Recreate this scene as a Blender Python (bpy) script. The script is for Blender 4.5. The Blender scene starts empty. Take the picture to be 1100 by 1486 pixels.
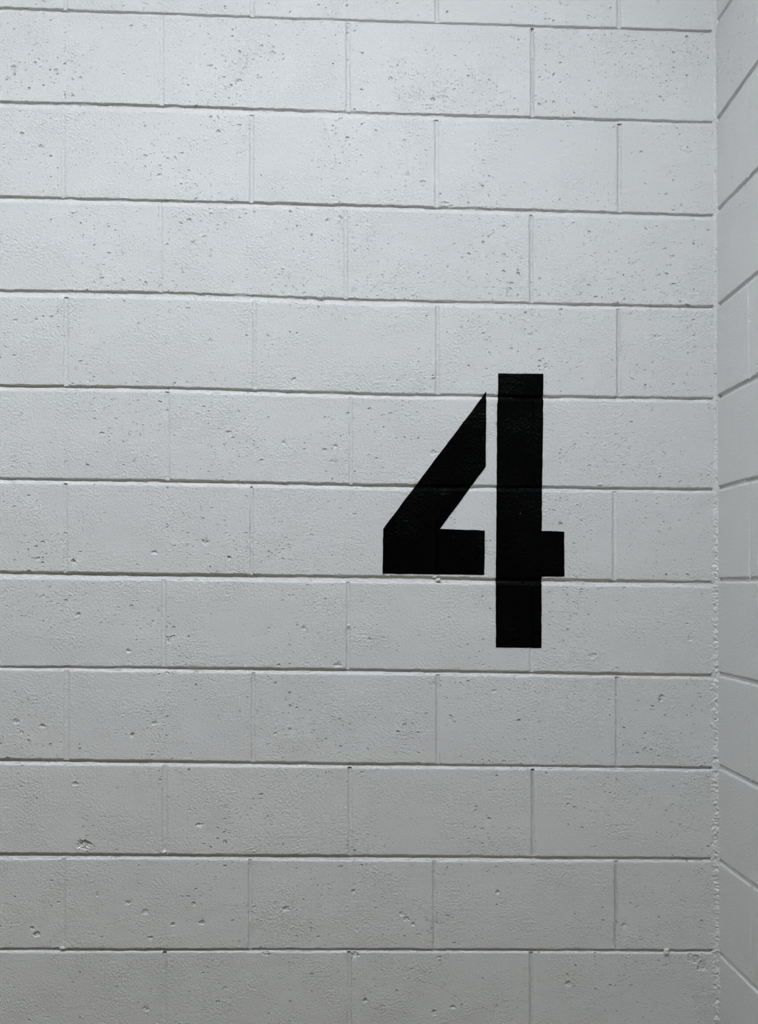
import bpy, bmesh, math
import numpy as np
from mathutils import Vector
from mathutils.bvhtree import BVHTree

# ------------------------------------------------------------------ camera
W, H = 1100.0, 1486.0
F_PX, CX, CY = 1500.0, 569.0, 847.0          # focal length and principal point in photo pixels
YAW = math.atan(2.23e-5 * F_PX)              # the camera looks slightly to the right of the wall's normal
CAM = np.array((-0.795, -2.259, 1.41))       # the inside corner of the room stands at x = 0, y = 0
scene = bpy.context.scene
cam_data = bpy.data.cameras.new('camera')
cam = bpy.data.objects.new('camera', cam_data)
scene.collection.objects.link(cam)
cam.location = CAM
cam.rotation_euler = (math.pi / 2, 0, -YAW)
cam_data.sensor_fit = 'VERTICAL'
cam_data.sensor_height = 36.0
cam_data.lens = F_PX / H * 36.0
cam_data.shift_x = -(CX - W / 2) / H
cam_data.shift_y = (CY - H / 2) / H
cam_data.clip_start = 0.02
scene.camera = cam

# ------------------------------------------------------------------ world, lamp strength, exposure
world = bpy.data.worlds.new('world')
scene.world = world
world.use_nodes = True
bg = world.node_tree.nodes['Background']
bg.inputs['Color'].default_value = (1.0, 0.88, 0.20, 1)
bg.inputs['Strength'].default_value = 0.06
LAMPS_AT = ((-0.92, -1.58), (-2.95, -1.58))  # x, y of the ceiling lamp, then of the lamp added to lift the right wall
LAMP_COLOR = (0.915, 0.965, 1.05, 1)
LAMP_STRENGTH = 52.5
scene.view_settings.view_transform = 'Standard'
scene.view_settings.look = 'None'
scene.view_settings.gamma = 1.0
scene.view_settings.use_curve_mapping = False
scene.view_settings.exposure = 0.0

# ------------------------------------------------------------------ helpers
rng = np.random.default_rng(4)
MODULE = 0.2032                              # course height; a block is two of these long
CEIL_Z = 17 * MODULE

def ray(px, py):
    u, v = (px - CX) / F_PX, -(py - CY) / F_PX
    c, s = math.cos(YAW), math.sin(YAW)
    return u * c + s, c - u * s, v           # world direction x, y, z

def back_at(px, py):                         # point of the back wall (x, z)
    dx, dy, dz = ray(px, py)
    k = -CAM[1] / dy
    return CAM[0] + dx * k, CAM[2] + dz * k

def right_at(px, py):                        # point of the right wall (distance from the corner, z)
    dx, dy, dz = ray(px, py)
    k = -CAM[0] / dx
    return -(CAM[1] + dy * k), CAM[2] + dz * k

def lean(z):                                 # the right wall leans by a few millimetres
    return -0.0045 * np.clip((z - 1.5) / 1.2, -1, 1)

def _hash(ix, iy, seed):
    h = (ix.astype(np.int64) * 374761393 + iy.astype(np.int64) * 668265263 + seed * 974711) & 0x7fffffff
    h = ((h ^ (h >> 13)) * 1274126177) & 0x7fffffff
    return ((h ^ (h >> 16)) & 0xffff) / 65535.0

def vnoise(x, y, seed=0):                    # value noise in [-1, 1]
    x, y = np.asarray(x, float), np.asarray(y, float)
    x, y = np.broadcast_arrays(x, y)
    ix, iy = np.floor(x), np.floor(y)
    fx, fy = x - ix, y - iy
    fx, fy = fx * fx * (3 - 2 * fx), fy * fy * (3 - 2 * fy)
    a, b = _hash(ix, iy, seed), _hash(ix + 1, iy, seed)
    c, d = _hash(ix, iy + 1, seed), _hash(ix + 1, iy + 1, seed)
    return (a + (b - a) * fx + (c - a) * fy + (a - b - c + d) * fx * fy) * 2 - 1

def smooth01(x):
    x = np.clip(x, 0, 1)
    return x * x * (3 - 2 * x)

def mesh_object(name, verts, faces, material, parent=None, smooth=True, origin=None):
    verts = np.asarray(verts, float).reshape(-1, 3)
    origin = verts.mean(axis=0) if origin is None else np.asarray(origin, float)
    me = bpy.data.meshes.new(name)
    me.from_pydata((verts - origin).tolist(), [], faces)
    me.materials.append(material)
    if smooth:
        me.polygons.foreach_set('use_smooth', [True] * len(me.polygons))
    me.update()
    ob = bpy.data.objects.new(name, me)
    scene.collection.objects.link(ob)
    if parent is not None:
        ob.parent = parent
        ob.location = origin - np.array(parent.location)
    else:
        ob.location = origin
    return ob

def describe(ob, label, category, kind=None):
    ob['label'] = label
    ob['category'] = category
    if kind:
        ob['kind'] = kind

def to_back(s, t, h):                        # wall coordinates to world: along, up, out of the wall
    return np.stack([s, -h, t], axis=-1)

def to_right(s, t, h):                       # s runs from the corner towards the camera
    return np.stack([lean(t) - h, -s, t], axis=-1)

def grid_faces(nu, nv, base=0, flip=False):
    out = []
    for j in range(nv - 1):
        for i in range(nu - 1):
            a = base + j * nu + i
            f = (a, a + 1, a + nu + 1, a + nu)
            out.append(f[::-1] if flip else f)
    return out

# ------------------------------------------------------------------ materials
def new_material(name):
    m = bpy.data.materials.new(name)
    m.use_nodes = True
    return m, m.node_tree.nodes, m.node_tree.links, m.node_tree.nodes['Principled BSDF']

def math_node(nodes, links, op, a, b=None, clamp=False):
    n = nodes.new('ShaderNodeMath')
    n.operation = op
    n.use_clamp = clamp
    for i, v in enumerate((a, b)):
        if v is None:
            continue
        if isinstance(v, (int, float)):
            n.inputs[i].default_value = v
        else:
            links.new(v, n.inputs[i])
    return n.outputs[0]

def relief(nodes, links, bsdf, peel=1.0, pits=1.0, coarse=1.0):
    """Fine relief of painted concrete block: orange peel, sand grain and small open pits."""
    geo = nodes.new('ShaderNodeNewGeometry')
    pos = geo.outputs['Position']
    def noise(scale, detail, rough=0.5):
        n = nodes.new('ShaderNodeTexNoise')
        n.inputs['Scale'].default_value = scale
        n.inputs['Detail'].default_value = detail
        n.inputs['Roughness'].default_value = rough
        links.new(pos, n.inputs['Vector'])
        return n.outputs['Fac']
    M = lambda op, a, b=None, clamp=False: math_node(nodes, links, op, a, b, clamp)
    fine = noise(430, 2.0)
    mid = noise(190, 2.0)
    area = noise(7.0, 2.0)                   # patches with more or fewer pits
    patch = M('MULTIPLY', M('SUBTRACT', noise(11.0, 1.0), 0.25, True), 3.2)      # smoother and rougher patches
    height = M('ADD', M('MULTIPLY', fine, 0.75 * peel), M('MULTIPLY', M('MULTIPLY', mid, patch), 1.15 * coarse))
    warp = nodes.new('ShaderNodeTexNoise')
    warp.inputs['Scale'].default_value = 160
    warp.inputs['Detail'].default_value = 1
    links.new(pos, warp.inputs['Vector'])
    mixv = nodes.new('ShaderNodeVectorMath')
    mixv.operation = 'MULTIPLY_ADD'
    links.new(warp.outputs['Color'], mixv.inputs[0])
    mixv.inputs[1].default_value = (0.008, 0.008, 0.008)
    squash = nodes.new('ShaderNodeVectorMath')
    squash.operation = 'MULTIPLY'
    links.new(pos, squash.inputs[0])
    squash.inputs[1].default_value = (1.0, 1.0, 1.45)         # pits are a little wider than tall
    links.new(squash.outputs[0], mixv.inputs[2])
    for scale, size, power, depth in ((64, 0.275, 2.6, 2.7), (130, 0.37, 2.0, 1.2)):
        v = nodes.new('ShaderNodeTexVoronoi')
        v.inputs['Scale'].default_value = scale
        v.inputs['Randomness'].default_value = 1.0
        links.new(mixv.outputs[0], v.inputs['Vector'])
        sep = nodes.new('ShaderNodeSeparateColor')
        links.new(v.outputs['Color'], sep.inputs[0])
        r = M('POWER', sep.outputs[0], power)
        r = M('MULTIPLY', r, M('MULTIPLY', M('SUBTRACT', area, 0.12, True), size * 2.4))
        d = M('SUBTRACT', r, v.outputs['Distance'])
        soft = nodes.new('ShaderNodeMapRange')
        soft.interpolation_type = 'SMOOTHSTEP'
        soft.inputs['From Max'].default_value = 0.17
        links.new(d, soft.inputs['Value'])
        d = soft.outputs['Result']
        height = M('SUBTRACT', height, M('MULTIPLY', d, depth * pits))
    bump = nodes.new('ShaderNodeBump')
    bump.inputs['Strength'].default_value = 1.0
    bump.inputs['Distance'].default_value = 0.0017
    links.new(height, bump.inputs['Height'])
    links.new(bump.outputs[0], bsdf.inputs['Normal'])
    return pos

def paint_material(name, color, rough=0.37, vary=0.02, peel=1.0, pits=1.0, coarse=1.0, spec=0.5):
    m, nodes, links, b = new_material(name)
    pos = relief(nodes, links, b, peel, pits, coarse)
    n = nodes.new('ShaderNodeTexNoise')
    n.inputs['Scale'].default_value = 3.5
    n.inputs['Detail'].default_value = 3
    links.new(pos, n.inputs['Vector'])
    ramp = nodes.new('ShaderNodeValToRGB')
    ramp.color_ramp.elements[0].position = 0.3
    ramp.color_ramp.elements[1].position = 0.7
    ramp.color_ramp.elements[0].color = [c * (1 - vary) for c in color] + [1]
    ramp.color_ramp.elements[1].color = [min(1, c * (1 + vary)) for c in color] + [1]
    links.new(n.outputs['Fac'], ramp.inputs[0])
    links.new(ramp.outputs[0], b.inputs['Base Color'])
    b.inputs['Roughness'].default_value = rough
    b.inputs['Specular IOR Level'].default_value = spec
    return m

WHITE = (0.70, 0.705, 0.70)
M_BLOCK = paint_material('white_block_paint', WHITE)
M_JOINT = paint_material('white_mortar_paint', WHITE, pits=0.5)
M_SIDE = paint_material('white_side_wall_paint', WHITE, peel=0.7, pits=0.6, coarse=0.7)
M_BLACK = paint_material('black_stencil_paint', (0.0005, 0.0007, 0.0007), rough=0.28, peel=0.5, pits=0.6, spec=0.05)
M_FLOOR = paint_material('grey_brown_concrete', (0.15, 0.115, 0.06), rough=0.6, vary=0.15)
M_CEIL = paint_material('ceiling_paint', (0.62, 0.61, 0.58), rough=0.7, pits=0.3)
M_METAL, _n, _l, _b = new_material('white_enamel')
_b.inputs['Base Color'].default_value = (0.75, 0.75, 0.74, 1)
_b.inputs['Roughness'].default_value = 0.4
M_GLOW, _n, _l, _b = new_material('lit_diffuser')
_b.inputs['Base Color'].default_value = (0.8, 0.8, 0.8, 1)
_b.inputs['Emission Color'].default_value = LAMP_COLOR
_b.inputs['Emission Strength'].default_value = LAMP_STRENGTH

# ------------------------------------------------------------------ survey of the joints
# bed joints of the back wall: (lower edge of the blocks above, upper edge of the blocks below)
# read at four places along the wall
BED_X = (0, 235, 550, 1030)
BEDS = [((10, 18.5, 29.5, 44), (15.5, 22.5, 33, 46.5)),
        ((146.5, 152, 163, 176), (154, 161, 171, 180.5)),
        ((284, 290, 297.5, 311), (290.5, 297, 304.5, 318)),
        ((420.5, 423.5, 434.5, 444), (429, 432, 442, 449)),
        ((558, 561, 570.5, 577), (564.5, 567.5, 577, 582.5)),
        ((693.5, 696, 702.5, 709), (700, 702.5, 709.5, 714)),
        ((829, 832, 836, 843.5), (838, 841, 844.5, 851)),
        ((966.5, 967.5, 971, 978.5), (971, 974, 977.5, 984)),
        ((1101, 1103.5, 1107.5, 1113), (1108, 1110, 1113.5, 1118)),
        ((1237.5, 1239.5, 1241, 1245), (1246, 1245.5, 1248.5, 1249.5)),
        ((1376, 1376.8, 1376.5, 1378), (1381, 1380.8, 1381, 1382.5))]

def bed_curve(ys):
    pts = [back_at(x, y) for x, y in zip(BED_X, ys)]
    return np.array([p[0] for p in pts]), np.array([p[1] for p in pts])

bed_top = [bed_curve(b[0]) for b in BEDS]    # z of the bottom of the course above
bed_bot = [bed_curve(b[1]) for b in BEDS]    # z of the top of the course below
def shifted(c, dz):
    return c[0], c[1] + dz
for k in range(1, 5):                        # unseen courses carry on to floor and ceiling
    bed_top.insert(0, shifted(bed_top[0], MODULE)); bed_bot.insert(0, shifted(bed_bot[0], MODULE))
for k in range(1, 4):
    bed_top.append(shifted(bed_top[-1], -MODULE)); bed_bot.append(shifted(bed_bot[-1], -MODULE))
FIRST = -4                                   # bed index of the uppermost joint

def curve_z(c, s, seed):
    s = np.asarray(s, float)
    return np.interp(s, c[0], c[1]) + 0.0005 * vnoise(s * 22, 0.5, seed) + 0.00035 * vnoise(s * 90, 3.5, seed)

# head joints: per course, (photo x, width mm, depth mm); course k lies below bed k
HEADS = {-1: [(95, 7, .6), (366, 8, 1.5), (634, 8, 3.0), (898, 8, 3.0)],
         0: [(235, 7, .5), (505, 9, 2.0), (772.5, 8, 4.0)],
         1: [(92, 7, .6), (365, 8, 1.5), (633.5, 8, 1.8), (899, 9, 3.5)],
         2: [(233, 7, .6), (501.5, 7, 1.2), (771, 8, 3.2)],
         3: [(96, 9, .7), (369, 7, .9), (634.5, 8, 1.8), (898, 9, 3.2)],
         4: [(243, 8, .6), (509, 6, .7), (775, 7, 1.2)],
         5: [(95, 7, .8), (365, 5, .35), (630.5, 7, 1.0), (892, 9, 1.5)],
         6: [(237.5, 10, 1.8), (505, 7, 1.4), (771, 7, 1.3)],
         7: [(96.5, 11, 1.4), (367.5, 7, .8), (635, 8, 1.8), (896, 8, 2.6)],
         8: [(239, 10, 1.6), (508, 8, 1.2), (773.5, 7, 3.4)],
         9: [(92, 8, .8), (363, 7, 1.5), (630.5, 8, 1.8), (894.5, 9, 3.4)],
         10: [(239, 7, .8), (507, 7, .8), (771, 8, 2.8)]}
LEFT_END = -4.05                             # the wall runs on past the frame to here

# pits and chips one can pick out: photo x, y, half width, half height (px), depth (mm)
CHIPS = [(123, 1226, 11, 6.5, 4.2), (116, 1222, 4, 4, 2.5), (53, 1356, 5, 4, 3), (47, 1347, 3, 3, 2.5), (515, 1386, 7, 4, 4),
         (396, 69, 3, 2.5, 2.5), (396, 77, 4, 3, 3), (20, 98, 4, 3.5, 3), (81, 103, 3, 3, 2.5), (59, 213, 3.5, 3, 3),
         (231, 255, 4, 3, 2), (254, 230, 3, 3, 2), (804, 149, 3, 3, 2.5), (931, 221, 2.5, 2.5, 2.5),
         (613, 264, 3, 3, 3), (592, 254, 3, 4, 2.5), (645, 295, 6, 3, 1.8), (655, 299, 4, 2.5, 1.5), (892, 185, 4, 2.5, 2.5),
         (426, 551, 4, 3.5, 3), (22, 465, 3, 2, 2.5), (195, 671, 2.5, 5, 2.5), (471, 654, 4, 4, 2.5), (487, 647, 3, 3, 3),
         (484, 670, 6, 2, 2), (332, 628, 4.5, 3, 2.5), (412, 643, 2.5, 2.5, 3), (305, 495, 3, 4, 2), (380, 668, 2.5, 2, 3),
         (953, 489, 4, 4, 2.2), (629, 657, 4, 4, 2.2), (770, 486, 4, 3, 2.2), (656, 685, 2.5, 2.5, 1.5), (644, 714, 9, 4, 1.8),
         (224, 802, 4.5, 3, 3), (299, 787, 5, 4, 2.6), (332, 810, 3.5, 3.5, 2.6), (55, 811, 4, 2.5, 2.6), (107, 815, 5, 2.5, 2.8),
         (61.5, 1054, 4, 3, 4), (23, 1047, 5, 3.5, 2.6), (440, 912, 4, 2.5, 2.5), (224, 1050, 4.5, 3, 2.5), (192, 1067, 4, 3, 3),
         (113, 892, 4, 2.5, 2.5), (490, 965, 6, 2.5, 2.5), (404, 965, 3, 2, 2.5), (1002, 926, 4.5, 4, 2.2), (960, 1013, 5, 5, 2.4),
         (654, 1041, 3, 5, 2.4), (860, 952, 5, 4, 2.2), (109, 1137, 5, 3, 2.8), (289, 1197, 6, 2.5, 2.6), (211, 1324, 5, 4, 2.4),
         (218, 1361, 4, 3, 2.8), (293, 1339, 5, 3, 2.8), (251, 1341, 3, 3, 2.8), (281, 1312, 3.5, 3, 2.6), (415, 1319, 5, 4, 2.6),
         (513, 1294, 3, 3, 2.8), (212, 1465, 6, 2.5, 2.6), (385, 1384, 5, 4, 3), (185, 1310, 5, 3, 2.4), (141, 1298, 2, 5, 2.4),
         (530, 1452, 3, 3, 3), (722, 1295, 3.5, 3, 2.5), (658, 1462, 4, 3, 3), (825, 1428, 5, 4, 2.5), (630, 1470, 4, 4, 2.8),
         (590, 1334, 4, 3, 2.5), (583, 1326, 3.5, 3, 2.3), (600, 1341, 3, 3, 2.3), (906, 1343, 4, 3, 2.2), (1008, 1392, 10, 6, 2.2),
         (1018, 1402, 8, 8, 2.2), (1001, 1386, 4, 4, 2), (767, 598, 2, 2, 2.5), (671, 672, 2, 2, 2.2), (757, 746, 2, 2, 2.2), (697, 804, 2, 2, 2.2), (629, 800, 3, 2, 2.2), (718, 1003, 3, 3, 2), (250, 925, 4, 3, 2.4),
         (186, 945, 4, 3, 2.6), (246, 930, 3, 5, 2.2), (475, 320, 3, 3, 2.4), (297, 344, 3.5, 2.5, 2.4), (280, 353, 4, 3.5, 2.2)]
CHIPS_W = []
for px, py, rx, ry, dep in CHIPS:
    cx_, cz_ = back_at(px, py)
    CHIPS_W.append((cx_, cz_, rx / 660.0, ry / 660.0, dep * 1e-3))

# ------------------------------------------------------------------ one block
def edge_lines(length, step, extra=()):
    rim = np.array((0, .0006, .0014, .0024, .0038, .006))
    n = max(2, int(round((length - 0.012) / step)))
    inner = np.linspace(0.006, length - 0.006, n + 1)[1:-1]
    a = np.concatenate([rim, inner, length - rim[::-1]] + [np.asarray(e) for e in extra])
    a = np.unique(np.round(np.clip(a, 0, length), 5))
    keep = [a[0]]
    for v in a[1:]:
        if v - keep[-1] > 0.00035:
            keep.append(v)
    keep[-1] = length
    return np.array(keep)

def block(name, parent, material, place, sl, sr, zb, zt, seed, step=0.007, chips=(), coarse_back=0.035, ragged=1.0):
    """A concrete block: pillowed rim, slightly ragged arrises, chips, sides and back."""
    L = sr - sl
    hm = float(np.mean(zt(np.array([sl, sr])) - zb(np.array([sl, sr]))))
    zmid = float(np.mean(zb(np.array([sl, sr]))))
    ex_u, ex_v = [], []
    for (cx_, cz_, rx, rz, dep) in chips:
        ex_u.append(cx_ - sl + np.linspace(-1.25, 1.25, max(9, int(rx * 2.5 / .0013))) * rx)
        ex_v.append(cz_ - zmid + np.linspace(-1.25, 1.25, max(9, int(rz * 2.5 / .0013))) * rz)
    us = edge_lines(L, step, ex_u)
    vs = edge_lines(hm, step, ex_v)
    U, V = np.meshgrid(us, vs)
    S = sl + U
    Zb, Zt = zb(S), zt(S)
    T = Zb + (V / hm) * (Zt - Zb)
    # ragged arrises
    fade = lambda d: np.clip(1 - d / 0.006, 0, 1)
    eL, eR, eB, eT = U, L - U, V, hm - V
    amp = 0.0009 * ragged
    S = S + amp * (fade(eL) * (vnoise(T * 120, 1.3, seed) + .6 * vnoise(T * 330, 2.7, seed))
                   + fade(eR) * (vnoise(T * 120, 5.3, seed) + .6 * vnoise(T * 330, 7.7, seed)))
    T = T + amp * (fade(eB) * (vnoise(S * 110, 9.1, seed) + .6 * vnoise(S * 300, 4.7, seed))
                   + fade(eT) * (vnoise(S * 110, 3.1, seed) + .6 * vnoise(S * 300, 6.7, seed)))
    tilt = rng.uniform(-1, 1, 3) * np.array((.0006, .0008, .0006))
    h = tilt[0] + tilt[1] * (U / L - .5) + tilt[2] * (V / hm - .5) + 0.0004 * vnoise(S * 14, T * 14, seed)
    def drop(d, nick, R0=0.0022):
        R = R0 + 0.0035 * np.clip(nick - 0.45, 0, 1) * ragged
        q = np.clip(1 - d / R, 0, 1)
        return R * (1 - np.sqrt(1 - q * q + 1e-9))
    dd = [drop(eL, vnoise(T * 45, 11.5, seed)), drop(eR, vnoise(T * 45, 14.5, seed)),
          drop(eB, vnoise(S * 45, 17.5, seed)), drop(eT, vnoise(S * 45, 19.5, seed), 0.0040)]
    h = h - np.maximum.reduce(dd)
    for (cx_, cz_, rx, rz, dep) in chips:
        r = np.sqrt(((S - cx_) / rx) ** 2 + ((T - cz_) / rz) ** 2) + 0.35 * vnoise(S * 420, T * 420, seed + 5)
        h = h - dep * 1.1 * smooth01((1.05 - r) / 0.35) * (0.75 + 0.6 * vnoise(S * 500, T * 500, seed + 9)) \
              + 0.0003 * smooth01(1 - np.abs(r - 1.2) / 0.3)
    nu, nv = len(us), len(vs)
    front = place(S.ravel(), T.ravel(), h.ravel())
    ring = [i for i in range(nu)] + [j * nu + nu - 1 for j in range(1, nv)] \
         + [(nv - 1) * nu + i for i in range(nu - 2, -1, -1)] + [j * nu for j in range(nv - 2, 0, -1)]
    back = place(S.ravel()[ring], T.ravel()[ring], np.full(len(ring), -coarse_back))
    n0 = nu * nv
    faces = grid_faces(nu, nv)
    m = len(ring)
    for i in range(m):
        j = (i + 1) % m
        faces.append((ring[j], ring[i], n0 + i, n0 + j))
    faces.append(tuple(n0 + i for i in range(m))[::-1])
    return mesh_object(name, np.concatenate([front, back]), faces, material, parent)

# ------------------------------------------------------------------ mortar strips
def strip(place, long_pts, lo, hi, depth, seed, horizontal, verts, faces):
    """Concave tooled joint: long_pts along the joint, lo / hi its two edges, depth at its middle."""
    q = np.array((-1.7, -1.12, -.95, -.8, -.55, -.28, 0, .28, .55, .8, .95, 1.12, 1.7))
    P, Q = np.meshgrid(long_pts, q)
    mid, half = (lo + hi) / 2, (hi - lo) / 2
    A = mid[None, :] + Q * half[None, :]
    d = depth * (1 + 0.22 * vnoise(P * 16, 2.2, seed) + 0.15 * vnoise(P * 70, 8.2, seed))
    lip = min(0.0022, 0.5 * depth)
    if horizontal:                           # deepest just under the upper blocks, then sloping out to the lower ones
        qd = 0.48
        inside = np.where(Q > qd, 1 - np.clip((Q - qd) / (1 - qd), 0, 1) ** 2.2, 1 - np.clip((qd - Q) / (1 + qd), 0, 1) ** 1.25)
        lip = np.where(Q > 0, 0.0022, 0.0034)
    else:
        inside = np.clip(1 - np.clip(np.abs(Q), 0, 1) ** 2.2, 0, 1)
    h = -lip - (d - lip * .6) * inside + 0.00025 * vnoise(P * 200, Q * 3, seed + 3)
    h = np.where(np.abs(Q) > 1.3, -0.02, h)
    base = len(verts)
    v = place(P.ravel(), A.ravel(), h.ravel()) if horizontal else place(A.ravel(), P.ravel(), h.ravel())
    verts.extend(v.tolist())
    faces.extend(grid_faces(len(long_pts), len(q), base, flip=not horizontal))

def slab(place, s0, s1, t0, t1, h0, h1, verts, faces):
    base = len(verts)
    for h in (h0, h1):
        for s, t in ((s0, t0), (s1, t0), (s1, t1), (s0, t1)):
            verts.extend(place(np.array([s]), np.array([t]), np.array([h])).tolist())
    b = base
    faces.extend([(b, b + 3, b + 2, b + 1), (b + 4, b + 5, b + 6, b + 7), (b, b + 1, b + 5, b + 4),
                  (b + 1, b + 2, b + 6, b + 5), (b + 2, b + 3, b + 7, b + 6), (b + 3, b, b + 4, b + 7)])

# ------------------------------------------------------------------ back wall
NB = len(bed_top)
def z_bottom_of_course_above(i):             # lower edge of the blocks over joint i
    return lambda s: curve_z(bed_top[i], s, 100 + i)
def z_top_of_course_below(i):
    return lambda s: curve_z(bed_bot[i], s, 200 + i)

verts, faces = [], []
slab(to_back, LEFT_END, 0.19, 0.0, CEIL_Z, -0.19, -0.015, verts, faces)
along = np.arange(LEFT_END, 0.004, 0.006)
for i in range(NB):
    lo, hi = z_top_of_course_below(i)(along), z_bottom_of_course_above(i)(along)
    seen = 4 <= i < 15
    strip(to_back, along if seen else along[::6], lo if seen else lo[::6], hi if seen else hi[::6],
          0.0051, 300 + i, True, verts, faces)

course_heads = {}
for c in range(FIRST - 1, NB + FIRST):
    zmid = (CEIL_Z if c < FIRST else None)
    if c in HEADS:
        zy = (BEDS[c][1][1] + 60) if c >= 0 else 0
        lst = [(back_at(x, zy)[0], w * 1e-3, d * 1e-3) for x, w, d in HEADS[c]]
    else:
        src = [x for x, _, _ in HEADS[0 if c % 2 == 0 else 1]]
        lst = [(back_at(x, 700)[0], .008, .002) for x in src]
    lst.sort()
    while lst[0][0] > LEFT_END + 0.1:
        lst.insert(0, (lst[0][0] - 2 * MODULE, .008, .0012))
    lst = [p for p in lst if p[0] > LEFT_END + 0.03]
    course_heads[c] = lst

flat = lambda z: (lambda s: np.full(np.shape(s), z, float))
courses = []
for c in range(FIRST - 1, NB + FIRST):
    iu, il = c - FIRST, c - FIRST + 1        # joints above and below the course
    zt = z_top_of_course_below(iu) if iu >= 0 else flat(CEIL_Z)
    zb = z_bottom_of_course_above(il) if il < NB else flat(0.0)
    courses.append((c, zb, zt))
    for k, (s, w, d) in enumerate(course_heads[c]):
        z0, z1 = float(zb(np.array([s]))[0]), float(zt(np.array([s]))[0])
        pts = np.arange(z0 - 0.0012, z1 + 0.0012, 0.005)
        wob = 0.0006 * vnoise(pts * 40, 1.5, 500 + c * 7 + k)
        strip(to_back, pts, s - w / 2 + wob, s + w / 2 + wob, d * 1.7, 600 + c * 11 + k, False, verts, faces)
wall_back = mesh_object('wall_back', verts, faces, M_JOINT, origin=(0, 0, 0))
describe(wall_back, 'white painted concrete block wall carrying the black stencilled number', 'wall', 'structure')

solid = [wall_back]
for c, zb, zt in courses:
    heads = course_heads[c]
    cuts = [(LEFT_END, LEFT_END)] + [(s - w / 2, s + w / 2) for s, w, d in heads] + [(-0.004, -0.004)]
    for k in range(len(cuts) - 1):
        sl, sr = cuts[k][1], cuts[k + 1][0]
        seen = -1 <= c <= 10 and sr > -1.66
        za, zc = float(zb(np.array([sl]))[0]), float(zt(np.array([sr]))[0])
        chips = [q for q in CHIPS_W if sl + .001 < q[0] < sr - .001 and za < q[1] < zc] if seen else []
        ob = block('concrete_block', wall_back, M_BLOCK, to_back, sl, sr, zb, zt, 1000 + c * 17 + k,
                   step=0.007 if seen else 0.05, chips=chips)
        if seen:
            solid.append(ob)

# ------------------------------------------------------------------ right wall
RIGHT = [((1044.6, 26), (1061.8, 0)), ((1041.6, 172), (1099, 91)), ((1044.6, 300), (1100, 243.5)), ((1041.6, 441.4), (1100, 393)),
         ((1041.6, 573.7), (1100, 542.4)), ((1040.6, 706), (1100, 690)), ((1040.6, 838.4), (1100, 837.4)),
         ((1041.6, 974.7), (1100, 988)), ((1040.6, 1108), (1100, 1138)), ((1040.6, 1244.6), (1100, 1288)), ((1040.6, 1379), (1100, 1436.5))]
RIGHT_END = 2.03
right_z = []
for a, b in RIGHT:
    (s0, z0), (s1, z1) = right_at(*a), right_at(*b)
    right_z.append((z0, z1, s0, s1))
r_top = [(np.array([0.0, .24, RIGHT_END]), np.array([z0, z1, z1])) for z0, z1, _, _ in right_z]
for k in range(4):
    r_top.insert(0, shifted(r_top[0], MODULE))
for k in range(3):
    r_top.append(shifted(r_top[-1], -MODULE))
RJ = 0.0095
verts, faces = [], []
slab(to_right, -0.0, RIGHT_END, 0.0, CEIL_Z, -0.19, -0.015, verts, faces)
along_r = np.concatenate([np.arange(-0.0, 0.45, 0.006), np.arange(0.45, RIGHT_END, 0.03), [RIGHT_END]])
for i in range(NB):
    hi = curve_z(r_top[i], along_r, 700 + i)
    lo = curve_z(r_top[i], along_r, 800 + i) - RJ
    strip(to_right, along_r, lo, hi, 0.0051, 900 + i, True, verts, faces)
S_HALF = right_at(1088, 700)[0]
rcourses = []
for c in range(FIRST - 1, NB + FIRST):
    iu, il = c - FIRST, c - FIRST + 1
    zt = (lambda i: (lambda s: curve_z(r_top[i], s, 800 + i) - RJ))(iu) if iu >= 0 else flat(CEIL_Z)
    zb = (lambda i: (lambda s: curve_z(r_top[i], s, 700 + i)))(il) if il < NB else flat(0.0)
    first = S_HALF if c % 2 else S_HALF + MODULE
    heads = np.arange(first, RIGHT_END - 0.05, 2 * MODULE)
    rcourses.append((c, zb, zt, heads))
    for k, s in enumerate(heads):
        z0, z1 = float(zb(np.array([s]))[0]), float(zt(np.array([s]))[0])
        pts = np.arange(z0 - 0.0012, z1 + 0.0012, 0.005)
        strip(to_right, pts, np.full(len(pts), s - .004), np.full(len(pts), s + .004), 0.0012, 950 + c * 5 + k, False, verts, faces)
wall_right = mesh_object('wall_right', verts, faces, M_JOINT, origin=(0, 0, 0))
describe(wall_right, 'plain white painted block wall meeting the numbered wall at the corner', 'wall', 'structure')
for c, zb, zt, heads in rcourses:
    cuts = [(.0, .002)] + [(s - .004, s + .004) for s in heads] + [(RIGHT_END, RIGHT_END)]
    for k in range(len(cuts) - 1):
        block('concrete_block', wall_right, M_SIDE, to_right, cuts[k][1], cuts[k + 1][0], zb, zt, 3000 + c * 17 + k,
              step=0.012 if k < 2 else 0.05, ragged=0.7)

# ragged bead of mortar and paint running down the inside corner
tz = np.arange(0.0, CEIL_Z, 0.0013)
qa = np.linspace(0, 1, 15)
TZ, QA = np.meshgrid(tz, qa)
rough = 0.25 + 0.75 * smooth01((1.9 - TZ) / 0.7)              # rougher further down
width = 0.0035 + 0.0105 * rough + rough * (0.002 * vnoise(TZ * 30, 1.1, 61) + 0.0035 * vnoise(TZ * 110, 1.6, 66) + 0.002 * vnoise(TZ * 300, 1.9, 67))
ang = QA * math.pi / 2
X = -width * (1 - np.sin(ang) ** 1.3) + lean(TZ)
Y = -(0.005 + 0.001 * rough) * (1 - np.cos(ang) ** 1.3)
lump = (0.0016 * vnoise(TZ * 300, QA * 7, 63) + 0.0013 * vnoise(TZ * 130, QA * 3, 64)) * (0.3 + 0.7 * rough) * np.sin(math.pi * np.clip(QA, .02, .98))
X = X - lump * .5 - 0.0004
Y = Y - lump - 0.0004
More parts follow.
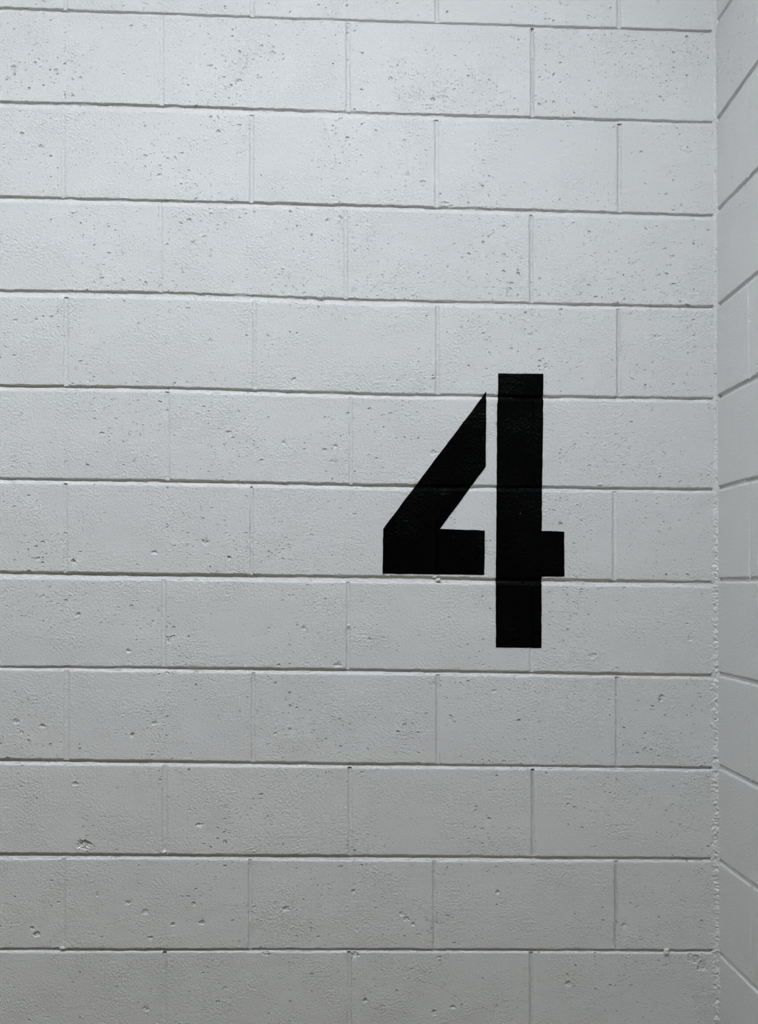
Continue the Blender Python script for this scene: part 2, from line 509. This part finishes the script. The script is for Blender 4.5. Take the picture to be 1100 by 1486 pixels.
X[0] -= 0.002; Y[0] = 0.006; Y[-1] -= 0.001; X[-1] += .006
bead = mesh_object('corner_joint', np.stack([X, Y, TZ], -1).reshape(-1, 3), grid_faces(len(tz), len(qa), flip=True), M_JOINT, wall_back)

# lumps of mortar left on the joints
def lump_at(px, py, rx, rz, out, seed):
    x, z = back_at(px, py)
    bm = bmesh.new()
    bmesh.ops.create_icosphere(bm, subdivisions=3, radius=1)
    P = np.array([v.co[:] for v in bm.verts])
    P = P * (1 + 0.28 * vnoise(P[:, 0] * 2.2 + 5, P[:, 2] * 2.2 + P[:, 1], seed))[:, None]
    P = P * np.array((rx / 660, out, rz / 660)) + np.array((x, 0.0015, z))
    F = [tuple(v.index for v in f.verts) for f in bm.faces]
    bm.free()
    return mesh_object('mortar_lump', P, F, M_JOINT, wall_back)
for a in ((967, 1381, 4, 6, .006, 1), (893, 438, 5, 3.5, .005, 2), (870, 703, 5, 2.5, .004, 3), (739, 1000, 2, 2, .003, 4),
          (370, 564, 3, 2.5, .003, 5), (506, 908, 2.5, 2.5, .003, 6), (238, 1237, 3.5, 3, .003, 7), (91, 1376, 4, 3, .0035, 8),
          (636, 842, 4, 3, .004, 9), (465, 431, 4, 2.5, .004, 10), (413, 699, 4, 2, .003, 11), (1075, 837.5, 1, 1, .001, 12)):
    lump_at(*a)

# ------------------------------------------------------------------ the painted number
DIAGONAL = [(705.5, 568), (705.3, 600), (705, 640), (704.8, 677.5), (672, 722), (638.3, 767.6), (670, 768.6), (703.4, 769.8), (703.5, 800),
            (702.6, 834.4), (660, 833.6), (610, 833.2), (555.3, 832.5), (555.6, 800), (556, 767.6), (562, 759), (610, 695.5), (655, 635.8), (697, 580)]
STEM = [(722.8, 542), (755, 542.3), (788.4, 542.4), (788, 600), (787.4, 650), (786.7, 710), (786, 770.3), (803, 770.8), (818.8, 771.4), (819, 800),
        (819, 836.6), (786, 837), (785.8, 890), (785.6, 940.3), (752, 939.9), (719.7, 939.6), (719.4, 880), (719.6, 827), (720.2, 760), (720.8, 706),
        (721.0, 640), (721.2, 587), (722.6, 579)]

bm_all = bmesh.new()
for ob in solid:
    me = ob.data.copy()
    off = Vector(ob.location) + (Vector(ob.parent.location) if ob.parent else Vector())
    xs = [v.co.x + off.x for v in me.vertices]
    zs = [v.co.z + off.z for v in me.vertices]
    if ob is not wall_back and (max(xs) < -0.85 or min(xs) > -0.25 or max(zs) < 1.1 or min(zs) > 2.05):
        bpy.data.meshes.remove(me); continue
    me.transform(__import__('mathutils').Matrix.Translation(off))
    bm_all.from_mesh(me)
    bpy.data.meshes.remove(me)
tree = BVHTree.FromBMesh(bm_all)
bm_all.free()

number = bpy.data.objects.new('painted_number', None)
scene.collection.objects.link(number)
nx, nz = back_at(752, 940)
number.location = (nx, 0, nz)
describe(number, 'large black stencilled number 4 painted on the white block wall', 'number')

def paint_film(name, outline):
    pts = []
    for k in range(len(outline)):            # slightly uneven hand-taped edges
        a, b = np.array(outline[k]), np.array(outline[(k + 1) % len(outline)])
        n = max(1, int(np.linalg.norm(b - a) / 4))
        nrm = np.array((-(b - a)[1], (b - a)[0])) / np.linalg.norm(b - a)
        for i in range(n):
            p = a + (b - a) * i / n
            j = 0.0 if i == 0 else 0.35 * float(vnoise(p[0] * .13, p[1] * .13, 77))
            pts.append(p + nrm * j)
    W2 = [back_at(*p) for p in pts]
    bm = bmesh.new()
    bm.faces.new([bm.verts.new((x, 0, z)) for x, z in W2])
    xs, zs = [p[0] for p in W2], [p[1] for p in W2]
    def cut(co, no):
        bmesh.ops.bisect_plane(bm, geom=bm.verts[:] + bm.edges[:] + bm.faces[:], dist=1e-6, plane_co=co, plane_no=no)
    zl = list(np.arange(min(zs) + .004, max(zs), .0035))
    for i in range(NB):
        c = float(bed_top[i][1].mean() * 0 + np.interp(np.mean(xs), bed_top[i][0], bed_top[i][1])) - 0.0045
        zl += [c + o for o in np.arange(-.013, .0135, .0008)]
    for z in sorted(z for z in zl if min(zs) < z < max(zs)):
        cut((0, 0, z), (0, 0, 1))
    xl = list(np.arange(min(xs) + .004, max(xs), .0035))
    for s in (back_at(775, 640)[0], back_at(771, 900)[0], back_at(630.5, 800)[0]):
        xl += [s + o for o in np.arange(-.008, .0085, .001)]
    for x in sorted(x for x in xl if min(xs) < x < max(xs)):
        cut((x, 0, 0), (1, 0, 0))
    bmesh.ops.triangulate(bm, faces=[f for f in bm.faces if len(f.verts) > 4])
    rim = [e for e in bm.edges if len(e.link_faces) == 1]
    ext = bmesh.ops.extrude_edge_only(bm, edges=rim)
    skirt = {g for g in ext['geom'] if isinstance(g, bmesh.types.BMVert)}
    for v in bm.verts:
        y = 1.0
        for ox, oz in ((0, 0), (.0007, 0), (-.0007, 0), (0, .0009), (0, -.0009)):
            hit = tree.ray_cast(Vector((v.co.x + ox, -0.1, v.co.z + oz)), Vector((0, 1, 0)), 0.3)
            y = min(y, hit[0].y if hit[0] else 0.0)
        v.co.y = y - 0.0008 if v not in skirt else y + 0.0004
    bmesh.ops.recalc_face_normals(bm, faces=bm.faces[:])
    F = bm.faces[:]
    if sum(f.normal.y for f in F) > 0:
        bmesh.ops.reverse_faces(bm, faces=F)
    bm.verts.index_update()
    V = [v.co[:] for v in bm.verts]
    P = [tuple(v.index for v in f.verts) for f in bm.faces]
    bm.free()
    return mesh_object(name, V, P, M_BLACK, number)
paint_film('diagonal_stroke', DIAGONAL)
paint_film('upright_stroke', STEM)

# ------------------------------------------------------------------ floor, ceiling
def plain_slab(name, x0, x1, y0, y1, z0, z1, material, label, category):
    v = [(x, y, z) for z in (z0, z1) for x, y in ((x0, y0), (x1, y0), (x1, y1), (x0, y1))]
    f = [(0, 3, 2, 1), (4, 5, 6, 7), (0, 1, 5, 4), (1, 2, 6, 5), (2, 3, 7, 6), (3, 0, 4, 7)]
    ob = mesh_object(name, v, f, material, smooth=False)
    describe(ob, label, category, 'structure')
    return ob
plain_slab('floor', LEFT_END, 0.19, -RIGHT_END, 0.19, -0.12, -0.0, M_FLOOR, 'bare grey-brown concrete floor at the foot of the block walls', 'floor')
plain_slab('ceiling', LEFT_END, 0.19, -RIGHT_END, 0.19, CEIL_Z, CEIL_Z + 0.15, M_CEIL, 'flat painted ceiling over the block walls', 'ceiling')

# ------------------------------------------------------------------ ceiling lamp above the wall, and an added fill lamp
def wrap_lamp(x, y, label):
    lamp = bpy.data.objects.new('ceiling_lamp', None)
    scene.collection.objects.link(lamp)
    lamp.location = (x, y, CEIL_Z)
    describe(lamp, label, 'lamp')
    lamp['group'] = 'ceiling lamps over the block wall'
    half = 0.61
    def profile(name, pts, xa, xb, mat):
        n = len(pts)
        v = [(x + xe, y + p, CEIL_Z + q) for xe in (xa, xb) for p, q in pts]
        f = [(i, (i + 1) % n, n + (i + 1) % n, n + i) for i in range(n)] + [tuple(range(n))[::-1], tuple(range(n, 2 * n))]
        return mesh_object(name, v, f, mat, lamp, smooth=False)
    profile('housing', [(-.06, 0), (-.07, -.035), (.07, -.035), (.06, 0)], -half, half, M_METAL)
    curve = [(-.10, -.036)] + [(.11 * math.cos(a), -.045 - .008 * math.sin(a)) for a in np.linspace(math.pi, 0, 11)] + [(.10, -.036)]
    profile('diffuser', curve, -half + .006, half - .006, M_GLOW)
    cap = [(-.115, -.0), (-.118, -.05), (-.105, -.058), (.105, -.058), (.118, -.05), (.115, -.0)]
    profile('end_cap', cap, -half - .012, -half + .004, M_METAL)
    profile('end_cap', cap, half - .004, half + .012, M_METAL)
    return lamp
wrap_lamp(*LAMPS_AT[0], 'white fluorescent ceiling lamp next to the corner of the two block walls')
wrap_lamp(*LAMPS_AT[1], 'added fill lamp on the ceiling away from the corner, brightening the right wall')  # added fill from the left, brightens the right wall and head joints
